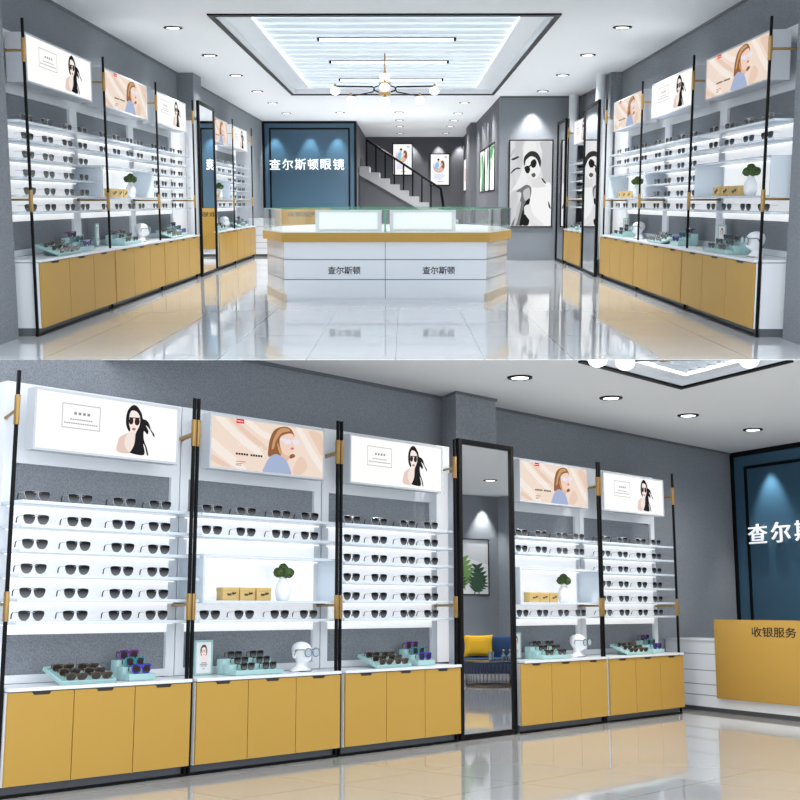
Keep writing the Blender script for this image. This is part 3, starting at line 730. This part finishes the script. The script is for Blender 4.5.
# --- globe chandelier
t = thing('globe_chandelier', 'brass chandelier with black arms and opal globes, hanging in upper shop', 'chandelier', R @ T(-.325, 20.9, 0))
MB().tube([(0, 0, 3.78), (0, 0, 3.25)], .012, 10).build('stem', M['brass'], t)
MB().box(-.05, .05, -.05, .05, 3.09, 3.3, .01).build('hub', M['brass'], t)
MB().box(-.1, .1, -.07, .07, 3.24, 3.29, .008).box(-.1, .1, -.07, .07, 3.09, 3.13, .008).build('hub_plate', M['brass'], t)
for s_ in (-1, 1):
    MB().tube([(s_ * .1, 0, 3.14), (s_ * .17, 0, 3.16), (s_ * .2, 0, 3.225), (s_ * .84, .0, 3.235)], .013, 8).build('arm', M['black'], t)
    MB().tube([(s_ * .1, 0, 3.24), (s_ * .17, 0, 3.22), (s_ * .2, .0, 3.14), (s_ * .58, .7, 3.13)], .011, 8).build('arm', M['black'], t)
    globe_lamp(t, s_ * .84, 0, 3.155)
    globe_lamp(t, s_ * .6, .72, 3.06, .084)
globe_lamp(t, 0, 0, 3.375, .084); globe_lamp(t, 0, -.16, 3.2, .084); globe_lamp(t, 0, 0, 2.98, .084)
MB().tube([(0, 0, 3.1), (0, 0, 3.05)], .02, 10).build('lower_stem', M['brass'], t)

# --- downlights
ROWL = [16.59, 19.64, 22.68, 25.9, 28.9, 32.2]
for k, y in enumerate(ROWL): downlight(R, -3.08, y, CZ, f'round downlight, {ORD[k]} from street, above sign-side displays, upper shop')
for k, y in enumerate(ROWL[:4]): downlight(R, 2.91, y, CZ, f'round downlight, {ORD[k]} from street, above portrait-side displays, upper shop')
downlight(R, -1.66, 32.0, CZ, 'round ceiling downlight alone in front of the blue sign wall, upper shop')
for k, y in enumerate((31.9, 34.95, 37.7, 41.5)): downlight(R, -.13, y, CZ, f'round downlight, {ORD[k]} from street, row beside stairwell, upper shop')
for k, y in enumerate((28.9, 32.25, 35.0, 37.7, 41.5)): downlight(R, 1.42, y, CZ, f'round downlight, {ORD[k]} from street, row beside corridor pictures, upper shop')

# --- blue sign wall
t = thing('blue_sign_panel', 'petrol blue panelled feature wall with black double frame, upper shop', 'wall panel', R @ T(-4.09, 35.4, 0))
MB().box(0, 2.72, -.02, .03, 0, CZ).build('outer_panel', M['blue'], t)
b = MB(); b.box(0, .07, -.06, .0, 0, CZ); b.box(2.65, 2.72, -.06, .0, 0, CZ); b.box(.07, 2.65, -.06, .0, CZ - .07, CZ)
b.build('outer_frame', M['black'], t)
MB().box(.22, 2.5, -.03, -.02, 0, 3.38).build('inner_panel', M['blue_in'], t)
b = MB(); b.box(.2, .25, -.045, -.02, 0, 3.41); b.box(2.48, 2.53, -.045, -.02, 0, 3.41); b.box(.25, 2.48, -.045, -.02, 3.36, 3.41)
b.build('inner_frame', M['black'], t)
t = thing('shop_sign', 'raised white sign letters on the blue wall, upper shop', 'sign', R @ T(-2.81, 35.335, 2.375))
for k, ch in enumerate('查尔斯顿眼镜'):
    text(ch, .335, M['letter'], t, T(-.92 + k * .368, -.02, 0), 'sign_letter', .03, .0035)
for x in (-3.72, -2.71, -1.92): spot(R, x, 35.12, 3.45, SPOT, 62, .7, (0, .12, -1))

# --- stairs and railing behind the counter
t = thing('staircase', 'pale grey open-sided staircase rising beside the blue wall, upper shop', 'staircase', R @ T(0, 37.2, 0))
RX = [-1.05, -.744, -.443, -.133, .155, .465, .766, 1.07, 1.37, 1.67, 1.93]
top = [(-1.36, 2.37)]; z = 2.37
for k, x in enumerate(RX):
    top.append((x, z)); z -= .18
    if k < len(RX) - 1: top.append((x, z))
prof = top + [(1.93, 0), (1.55, 0), (1.55, .46), (-1.36, 2.12)]
MB().prism(prof, 0, 1.4, 'y').build('flight', M['concrete'], t)
MB().prism([(-1.36, 2.08), (1.5, .44), (1.5, 0), (-1.36, 0)], .12, .2, 'y').build('understair_panel', M['stucco_dark'], t)
t = thing('stair_railing', 'black metal stair handrail with square balusters, upper shop', 'railing', R @ T(0, 37.2, 0))
MB().tube([(-1.15, .06, 3.17), (1.13, .06, 1.7)], .035, 8).build('handrail', M['black'], t)
for k in range(8):
    bx = -1.135 + .28 * k
    bz = 2.37 - .18 * sum(1 for x in RX if x < bx)
    MB().box(bx - .024, bx + .024, .035, .085, bz + .001, 3.14 - .645 * (bx + 1.15)).build('baluster', M['black'], t)
MB().tube([(1.12, .06, 1.71), (1.2, .06, 1.2), (1.22, .06, .94)], .04, 8).build('newel_post', M['black'], t)
fam = art_family()
framed_sheet('lit_poster', 'upper of two lit family posters on stairwell wall, behind handrail', 'poster', R @ T(-.42, 43.96, 2.24), .73, 1.14, fam, 'fam', M['poster_white'], group='lit family posters')
framed_sheet('lit_poster', 'lower of two lit family posters on stairwell wall, clear of handrail', 'poster', R @ T(.93, 43.96, 1.88), .72, 1.14, fam, 'fam', M['poster_white'], group='lit family posters')
for x in (.3, 1.25, 2.0): spot(R, x, 43.8, 3.5, SPOT, 70, .7, (0, .08, -1))
mk = R @ T(-1.37, 38.6, 1.28) @ Matrix.Rotation(PI / 2, 4, 'Z')
framed_sheet('lit_wall_panel', 'narrow lit white panel on side wall beside the stairs', 'wall panel', mk, 2.2, 1.38, [('pink_print', (.98, .8, .75), [[(.3, .2), (.7, .2), (.7, .6), (.3, .6)]])], 'nar', M['poster_white'])
mk = R @ T(2.1, 43.2, 1.66) @ Matrix.Rotation(-PI / 2, 4, 'Z')
framed_sheet('lit_wall_poster', 'narrow lit poster at the far end of the corridor wall', 'poster', mk, 2.1, 1.12, [('warm_print', (.95, .7, .55), [[(.3, .3), (.7, .3), (.7, .7), (.3, .7)]])], 'nar2', M['poster_white'])
for k, y in enumerate((33.9, 31.7, 30.0)):
    y1 = (33.95, 31.85, 30.1)[k]; w_ = (1.95, 1.6, 1.6)[k]
    mk = R @ T(2.1, y1, 1.55) @ Matrix.Rotation(-PI / 2, 4, 'Z')
    framed_sheet('botanical_picture', f'black-framed green botanical picture on corridor wall, {ORD[2 - k]} from the portrait wall', 'picture', mk, w_, 1.13, art_green_strokes(k), f'gs{k}', M['paper'], False, 'botanical corridor pictures')
    spot(R, 1.98, y1 - w_ / 2, 3.5, SPOT, 60, .7, (.08, 0, -1))
framed_sheet('large_portrait_poster', 'large black-and-white portrait of person in sunglasses on grey wall', 'poster', R @ T(2.33, 27.14, .74), .98, 1.92, art_monochrome(), 'mono', M['bw_print'], border=.025)
spot(R, 2.83, 26.97, 3.5, SPOT * 1.2, 75, .7, (0, .06, -1))

# --- display counter in the middle
t = thing('display_counter', 'white eight-sided glass display counter with ochre band, upper shop', 'counter', R @ T(-.245, 15.8, 0))
def octo(o, f=0.): return [(-1.325 - o * .4, f - o), (1.325 + o * .4, f - o), (1.725 + o, 1.6), (1.725 + o, 3.8), (1.325, 5.4 + o), (-1.325, 5.4 + o), (-1.725 - o, 3.8), (-1.725 - o, 1.6)]
zz = [.0, .34, .62, .775]
MB().prism(octo(0), .05, .79).build('body', M['counterwhite'], t)
MB().prism(octo(-.015), 0, .05).build('plinth', M['counterwhite'], t)
b = MB()
for z in (.29, .55):
    o = octo(.003); n = len(o)
    for i in range(n):
        a_, c_ = o[i], o[(i + 1) % n]
        b.add([(*a_, z), (*c_, z), (*c_, z + .011), (*a_, z + .011)], [(0, 1, 2, 3)])
b.add([(-.004, -.0035, .05), (.004, -.0035, .05), (.004, -.0035, .79), (-.004, -.0035, .79)], [(0, 1, 2, 3)])
b.build('seam', M['seam'], t)
for s_ in (-1, 1):
    MB().prism([(s_ * 1.335, -.01), (s_ * 1.737, 1.6), (s_ * 1.7, 1.62), (s_ * 1.3, .0)], .0, .11).build('corner_plinth', M['beige'], t, label='beige corner plinth')
MB().prism(octo(.06), .785, .905).build('ochre_band', M['goldedge'], t)
MB().prism(octo(.045), .905, .915).build('counter_top', M['casetop'], t)
o = octo(.05); n = 8
for i in range(n):
    a_, c_ = Vector(o[i]), Vector(o[(i + 1) % n]); d = (c_ - a_).normalized(); nn = Vector((d.y, -d.x)) * .01
    MB().prism([a_, c_, c_ - nn, a_ - nn], .915, 1.205).build('glass_pane', M['glass'], t)
    b = MB(); b.prism([a_ + nn * .2, c_ + nn * .2, c_ - nn * 1.3, a_ - nn * 1.3], 1.205, 1.216)
    b.build('glass_edge', M['glassedge'], t, label='green glass edge')
ring = octo(.045); inn = [(x * .8, 2.7 + (y - 2.7) * .8) for x, y in ring]
b = MB()
for i in range(8):
    j = (i + 1) % 8; b.prism([ring[i], ring[j], inn[j], inn[i]], 1.206, 1.214)
b.build('glass_top', M['glass'], t)
MB().box(-.012, .012, -.057, -.03, .915, 1.206).build('glass_joint', M['glassedge'], t, label='bright green upright glass joint')
for s_, nm in ((-1, 'blue sign wall'), (1, 'portrait wall')):
    t2 = thing('lit_display_case', f'lit white display box inside the glass counter, on the side of the {nm}', 'display case', R @ T(-.245, 15.8, .915), 'lit boxes in the counter')
    x0, x1 = (.055, .93) if s_ > 0 else (-.93, -.055)
    MB().box(x0 + .05, x1 - .05, .3, .34, .03, .25).build('back_panel', M['caselight'], t2)
    b = MB(); b.box(x0, x0 + .05, .26, .5, 0, .28); b.box(x1 - .05, x1, .26, .5, 0, .28); b.box(x0 + .05, x1 - .05, .26, .5, .25, .28); b.box(x0 + .05, x1 - .05, .26, .5, 0, .03)
    b.build('case_frame', M['white'], t2)
for x in (-.645 + .245 - .04, .645 + .0):
    pass
for xc, nm in ((-.6 + .0, 'blue wall half'), (.65, 'portrait half')):
    text('查尔斯顿', .108, M['ink'], t, T(xc + (.06 if xc < 0 else .05), -.004, .415), 'counter_lettering', .001, .0012, 1.0)

# --- cash desk before the blue wall
def reception(base, label_place, x0, x1, g0, g1, tx, tsx, th):
    t = thing('cash_desk', f'white plank cash desk with ochre front panel, {label_place}', 'cash desk', base, 'cash desks')
    MB().box(x0, x1, .0, .55, .06, .885).build('body', M['white'], t)
    MB().box(x0 + .02, x1 - .02, .05, .5, 0, .06).build('plinth', M['slate'], t)
    MB().box(x0 - .01, x1 + .01, -.015, .57, .885, .905, .003).build('desk_top', M['white'], t)
    b = MB()
    for z in (.2, .335, .51, .715): b.box(x0 + .001, x1 - .001, -.002, .0, z, z + .008)
    b.build('plank_groove', M['seam'], t)
    MB().box(g0, g1, -.07, -.045, .185, 1.155, .003).build('ochre_panel', M['gold'], t)
    MB().box(g0 + .15, g1 - .15, -.046, -.0, .3, .8).build('panel_mount', M['white'], t)
    text('收银服务', th, M['ink'], t, T(tx, -.0715, 1.015), 'desk_lettering', .001, .0011, tsx)
reception(R @ T(0, 29.15, 0), 'upper shop', -3.72, -1.45, -3.1, -1.75, -2.43, 1.4, .13)

# --- wall units of the upper shop
LB = lambda y: R @ T(-3.59, y, 0, PI / 2)
RB = lambda y: R @ T(3.43, y, 0, -PI / 2)
SIDE = 'sign-side'; PSIDE = 'portrait-side'
seqL = [(11.68, 14.74, 'full', 'dark'), (14.74, 17.81, 'niche', 'auburn'), (17.81, 20.9, 'full', 'dark'), (23.12, 25.66, 'niche', 'auburn'), (25.66, 28.85, 'full', 'dark')]
for i, (a_, b_, k, p) in enumerate(seqL):
    wall_unit(LB(a_), b_ - a_, k, p, f'{ORD[i]} {SIDE} unit from street, upper shop', .5, 0., True, i in (2, 4), False, .2, ext=1.3 if i == 2 else 0)
wall_mirror(R @ T(-3.55, 21.2, 0, PI / 2 + .012), 1.88, 'on sign side of upper shop, reflecting the blue wall')
seqR = [(11.62, 14.68, 'niche', 'auburn'), (14.68, 17.76, 'full', 'dark'), (17.76, 20.86, 'niche', 'auburn'), (23.2, 25.6, 'full', 'dark')]
for i, (a_, b_, k, p) in enumerate(seqR):
    wall_unit(RB(b_), b_ - a_, k, p, f'{ORD[i]} {PSIDE} unit from street, upper shop', .5, 0., i != 3 or True, i == 0, False, .2, near_left=False, ext0=1.3 if i == 2 else 0)
wall_mirror(R @ T(3.4, 23.12, 0, -PI / 2 - .029), 2.05, 'on portrait side of upper shop, reflecting the portrait')
wall_mirror(R @ T(3.4, 27.1, 0, -PI / 2), 1.35, 'in the corner beside the large portrait, upper shop')
for k, (x, y, r) in enumerate(((3.7, 26.85, .105), (3.6, 22.6, .088))):
    o = MB().lathe([(r, 0), (r, CZ)], (x, y, 0), 24).build('white_pipe_column', M['column'], None, R)
    tag(o, ['round white pipe column in the corner beside the large portrait, upper shop', 'round white pipe column behind the portrait-side mirror, upper shop'][k], 'column')

# ================================================================== LOWER SHOP  (x along the display wall, y into that wall)
R = LOW
fl = [(2.5, 8.7), (16.9, 8.7), (21.5, 6.2), (21.5, -2.2), (8, -2.2), (2.5, 5)]
struct('floor', MB().prism(fl, -.03, 0), M['floor_low'], R)
def cut(v, z=CZ): return ((11.03 * (z - 1.3) / 2.3) - .676 * v) / .737   # where the slab of the storey above ends the ceiling
C0 = (11.148, 6.202); kx, ky = -.353, -.936
A1 = (cut(6.202) + .02, 6.202)
s1 = (11.03 - .737 * C0[0] - .676 * C0[1]) / (.737 * kx + .676 * ky)
A2 = (C0[0] + kx * s1, C0[1] + ky * s1)
cl = [(cut(8.7), 8.7), A1, C0, A2, (cut(-2.2), -2.2), (21.5, -2.2), (21.5, 8.7)]
struct('ceiling', MB().prism(cl, CZ, CZ + .004), M['ceiling_low'], R)
wl = [(2.6, 0), (16.9, 0), (16.9, CZ), (7.05, CZ), (6.589, 3.505), (5.546, 3.345), (4.644, 3.206), (2.6, 2.9)]
struct('wall_left', MB().prism(wl, 8.49, 8.7, 'y'), M['stucco'], R)
struct('wall_left_column', MB().prism([(9.93, 8.49), (9.766, 8.145), (10.45, 8.14), (10.45, 8.49)], 0, CZ), M['stucco'], R)
BK = R @ T(16.66, 8.49, 0, math.atan2(ky, kx))
struct('wall_back', MB().box(-.3, 2.7, .05, .2, 0, CZ), M['stucco'], BK)
struct('wall_lounge_side', MB().box(15.75, 21.5, 5.95, 6.15, 0, CZ), M['stucco_dark'], R)
WD = R @ T(19.2, .05, 0, math.atan2(.15, .77))
struct('wall_right', MB().box(-8.5, .79, -.2, 0, 0, CZ), M['stucco'], WD)
struct('wall_right_column', MB().box(.79, 2.4, -.2, .5, 0, CZ), M['stucco'], WD)
struct('shade_strip_left', MB().box(7.06, 16.6, 8.465, 8.489, CZ - .03, CZ), M['slate'], R)  # shadow gap under the ceiling drawn as dark strips, here and on the column
struct('shade_strip_column', MB().prism([(9.92, 8.465), (9.75, 8.125), (10.46, 8.12), (10.6, 8.465)], CZ - .03, CZ - .001), M['slate'], R)

# --- units
seq = [(4.44, 6.075, 'full', 'dark', 1, 0), (6.085, 7.735, 'niche', 'auburn', 1, 0), (7.75, 9.412, 'full', 'dark', 1, 1), (10.4, 12.045, 'niche', 'auburn', 0, 0), (12.055, 13.79, 'full', 'dark', 1, 1)]
WHL = ['first', 'second', 'third', 'fourth', 'fifth']
for i, (a_, b_, k, p, lp, rp) in enumerate(seq):
    wall_unit(R @ T(a_, 7.86, 0), b_ - a_, k, p, f'{WHL[i]} unit from street, lower shop', .625, .14, bool(lp), True, True, .11, gy=.14, ext=.21 if i == 2 else 0, cab0=.034 if i != 3 else -.005, body0=.06 if i == 3 else -1.)
wall_mirror(R @ T(9.455, 7.87, 0), .93, 'in lower shop, reflecting the lounge', 3.03)

# --- blue wall and cash desk
t = thing('blue_sign_panel', 'petrol blue panelled feature wall with black frames, lower shop', 'wall panel', BK)
MB().box(0, 2.65, -.02, .04, 0, CZ - .001).build('outer_panel', M['blue'], t)
MB().box(0, .07, -.05, -.02, 0, CZ - .07).box(0, 2.65, -.05, -.02, CZ - .07, CZ - .001).build('outer_frame', M['black'], t)
MB().box(.33, 2.6, -.03, -.02, 0, 3.33).build('inner_panel', M['blue_in'], t)
MB().box(.3, .345, -.045, -.02, 0, 3.37).box(.345, 2.6, -.045, -.02, 3.325, 3.37).build('inner_frame', M['black'], t)
t = thing('shop_sign', 'raised white sign letters on the blue wall, lower shop', 'sign', BK @ T(.56, -.06, 2.36))
for k, ch in enumerate('查尔斯'):
    text(ch, .31, M['letter'], t, T(k * .46, -.02, 0), 'sign_letter', .012, .002, 1.28)
spot(BK, .83, -.25, 3.5, SPOT, 62, .7, (0, .12, -1))
reception(R @ T(14.398, 8.172, 0, math.atan2(ky, kx)), 'lower shop', -.33, 2.55, .72, 2.5, 1.76, 1.5, .125)

# --- ceiling recess, chandelier, downlights
t = thing('ceiling_tray', 'luminous ceiling recess corner with white slats and black edge, lower shop', 'ceiling light', R @ T(0, 0, CZ))
P = lambda a, b: (C0[0] - a + kx * b, C0[1] + ky * b)        # a along the wall back towards the street, b across
u = .07
MB().prism([P(A1 and (C0[0] - A1[0]), 0), P(0, 0), P(0, s1), P(-u, s1), P(-u, -u), P(C0[0] - A1[0], -u)], -.02, -.0005).build('black_edge', M['black'], t)
def slab(x, y, r): return max(.0, 1.3 + r * (.737 * x + .676 * y) - CZ)      # head room left under the slab of the storey above
def side(p, q, w_):
    d = (Vector(q) - Vector(p)); n_ = 8; m_ = MB()
    for k in range(n_):
        a_ = Vector(p) + d * k / n_; c_ = Vector(p) + d * (k + 1) / n_
        ha, hc = slab(*a_, .209), slab(*c_, .209)
        o_ = Vector(w_)
        m_.add([(*a_, 0), (*c_, 0), (*c_, hc), (*a_, ha), (*(a_ + o_), 0), (*(c_ + o_), 0), (*(c_ + o_), hc), (*(a_ + o_), ha)],
               [(0, 1, 2, 3), (4, 5, 6, 7), (3, 2, 6, 7), (0, 1, 5, 4)])
    return m_
m1 = side(P(1.9, 0), P(0, 0), (0, -.02)); m2 = side(P(0, 0), P(0, 1.6), (-.02, .0))
m1.add(m2.v, m2.f).build('recess_side', M['white'], t)
MB().prism([P(1.5, .1), P(.1, .1), P(.1, 1.25), P(.24, 1.1), P(.24, .24), P(1.3, .24)], .03, .06).build('inner_ledge', M['white'], t)
MB().prism([P(1.3, .245), P(.245, .245), P(.245, 1.1), P(.275, 1.05), P(.275, .275), P(1.25, .275)], .035, .06).build('cove_lamp', M['linear'], t)
b = MB()
for k in range(5):
    s_ = .3 + .14 * k
    b.prism([P(1.2 - s_ * .95, s_), P(.3, s_), P(.3, s_ + .03), P(1.17 - s_ * .95, s_ + .03)], .04, .1)
b.build('louvre_slat', M['slat'], t)
t = thing('globe_chandelier', 'brass chandelier with opal globes just under ceiling recess, lower shop', 'chandelier', R @ T(9.75, 5.6, 0))
MB().tube([(0, 0, 3.592), (0, 0, 3.6)], .012, 10).build('stem', M['brass'], t)
MB().box(-.05, .05, -.05, .05, 3.572, 3.594, .004).build('hub', M['brass'], t)
for gx, gy_ in ((9.29, 6.03), (9.59, 5.92), (10.28, 5.01)):
    MB().tube([(0, 0, 3.583), (gx - 9.75, gy_ - 5.6, 3.59)], .011, 8).build('arm', M['black'], t)
    globe_lamp(t, gx - 9.75, gy_ - 5.6, 3.58, .092)
for k, (x, y) in enumerate(((9.6, 7.16), (11.24, 7.135), (12.92, 7.12), (14.55, 7.09))):
    downlight(R, x, y, CZ, f'added unseen ceiling downlight, {ORD[k]} from the street above the displays, lower shop')

for k, (x, y) in enumerate(((11.2, 1.6), (12.9, 1.6), (14.6, 1.6), (17.2, 2.2), (18.6, 2.9), (17.4, 4.2))):  # unseen lamps added to light the lower shop more evenly
    downlight(R, x, y, CZ, f'added unseen ceiling downlight, {ORD[k]} from the street on lounge side, lower shop')

# --- lounge across the room, seen in the mirror
LW = WD
framed_sheet('leaf_poster', 'black-framed poster of dark green leaves on lounge wall, seen in mirror', 'poster', LW @ T(.5, .045, 1.56) @ Matrix.Rotation(PI, 4, 'Z'), 1.3, 1.14, art_leaves(), 'leaf', M['paper'], False, border=.02)
spot(LW, .36, .18, 3.5, SPOT, 70, .7, (0, -.1, -1))
SB = R @ T(17.12, 1.88, 0, .191 + .6)
t = thing('lounge_sofa', 'navy blue upholstered lounge sofa, seen in the mirror', 'sofa', SB)
MB().box(-.75, .75, -.3, .45, .16, .42, .05).build('seat', M['navy'], t)
MB().box(-.75, .75, -.45, -.25, .16, .8, .07).build('backrest', M['navy'], t)
for s_ in (-1, 1):
    MB().box(s_ * .75 - .09, s_ * .75 + .09, -.42, .43, .16, .62, .05).build('armrest', M['navy'], t)
    for y in (-.35, .35): MB().tube([(s_ * .65, y, .17), (s_ * .68, y, 0)], .02, 8).build('leg', M['black'], t)
b = MB(); N_ = 10; vs = []; fs = []
for side in (1, -1):
    for i in range(N_ + 1):
        for j in range(N_ + 1):
            x = i / N_ * 2 - 1; z = j / N_ * 2 - 1
            px = x * .27 * (1 - .1 * (1 - z * z)); pz = z * .2 * (1 - .1 * (1 - x * x))
            vs.append((px, side * .075 * math.sqrt(max(0, (1 - x ** 4) * (1 - z ** 4))) + .0, pz + .2))
    o_ = 0 if side == 1 else (N_ + 1) ** 2
    for i in range(N_):
        for j in range(N_):
            q = o_ + i * (N_ + 1) + j; fs.append((q, q + 1, q + N_ + 2, q + N_ + 1))
b.add(vs, fs)
o = b.build('cushion', M['yellow'], None, SB @ T(.06, -.09, .432) @ Matrix.Rotation(.18, 4, 'X'))
tag(o, 'mustard yellow cushion leaning on the navy sofa, seen in mirror', 'cushion')
TB = LW @ T(-2.2, 3.25, 0)
t = thing('wire_side_table', 'round dark-topped table with bronze wire drum base, seen in mirror', 'table', TB)
MB().lathe([(.0, .405), (.5, .405), (.5, .42), (.49, .425), (.0, .425)], seg=36).build('tabletop', M['smoke'], t)
MB().tube([(.47 * math.cos(i * PI / 20), .47 * math.sin(i * PI / 20), .395) for i in range(40)], .01, 6, True).build('top_ring', M['walnut'], t)
MB().tube([(.46 * math.cos(i * PI / 20), .46 * math.sin(i * PI / 20), .012) for i in range(40)], .012, 6, True).build('base_ring', M['walnut'], t)
for k in range(44):
    a_ = 2 * PI * k / 44; MB().tube([(.46 * math.cos(a_ + .09), .46 * math.sin(a_ + .09), .012), (.47 * math.cos(a_), .47 * math.sin(a_), .395)], .005, 5).build('wire_rod', M['walnut'], t)
o = MB().lathe([(.03, 0), (.045, .01), (.047, .15), (.043, .15), (.04, .012)], seg=20).build('glass_tumbler', M['bottle'], None, TB @ T(-.12, .1, .426)); tag(o, 'clear glass candle tumbler on the dark round table, seen in mirror', 'tumbler')
for k, x in enumerate((.17, .29)):
    t = thing('glass_decanter', f'{["narrow", "wide"][k]} smoky glass decanter with stopper on the dark round table, seen in mirror', 'decanter', TB @ T(x, .08 + .03 * k, .426))
    rr = .04 + .014 * k
    MB().lathe([(rr * .8, 0), (rr, .02), (rr, .07), (rr * .4, .1), (rr * .3, .13), (rr * .45, .14)], seg=18).build('bottle', M['bottle'], t)
    MB().ball((0, 0, .158), .02, 12).build('stopper', M['brass'], t)
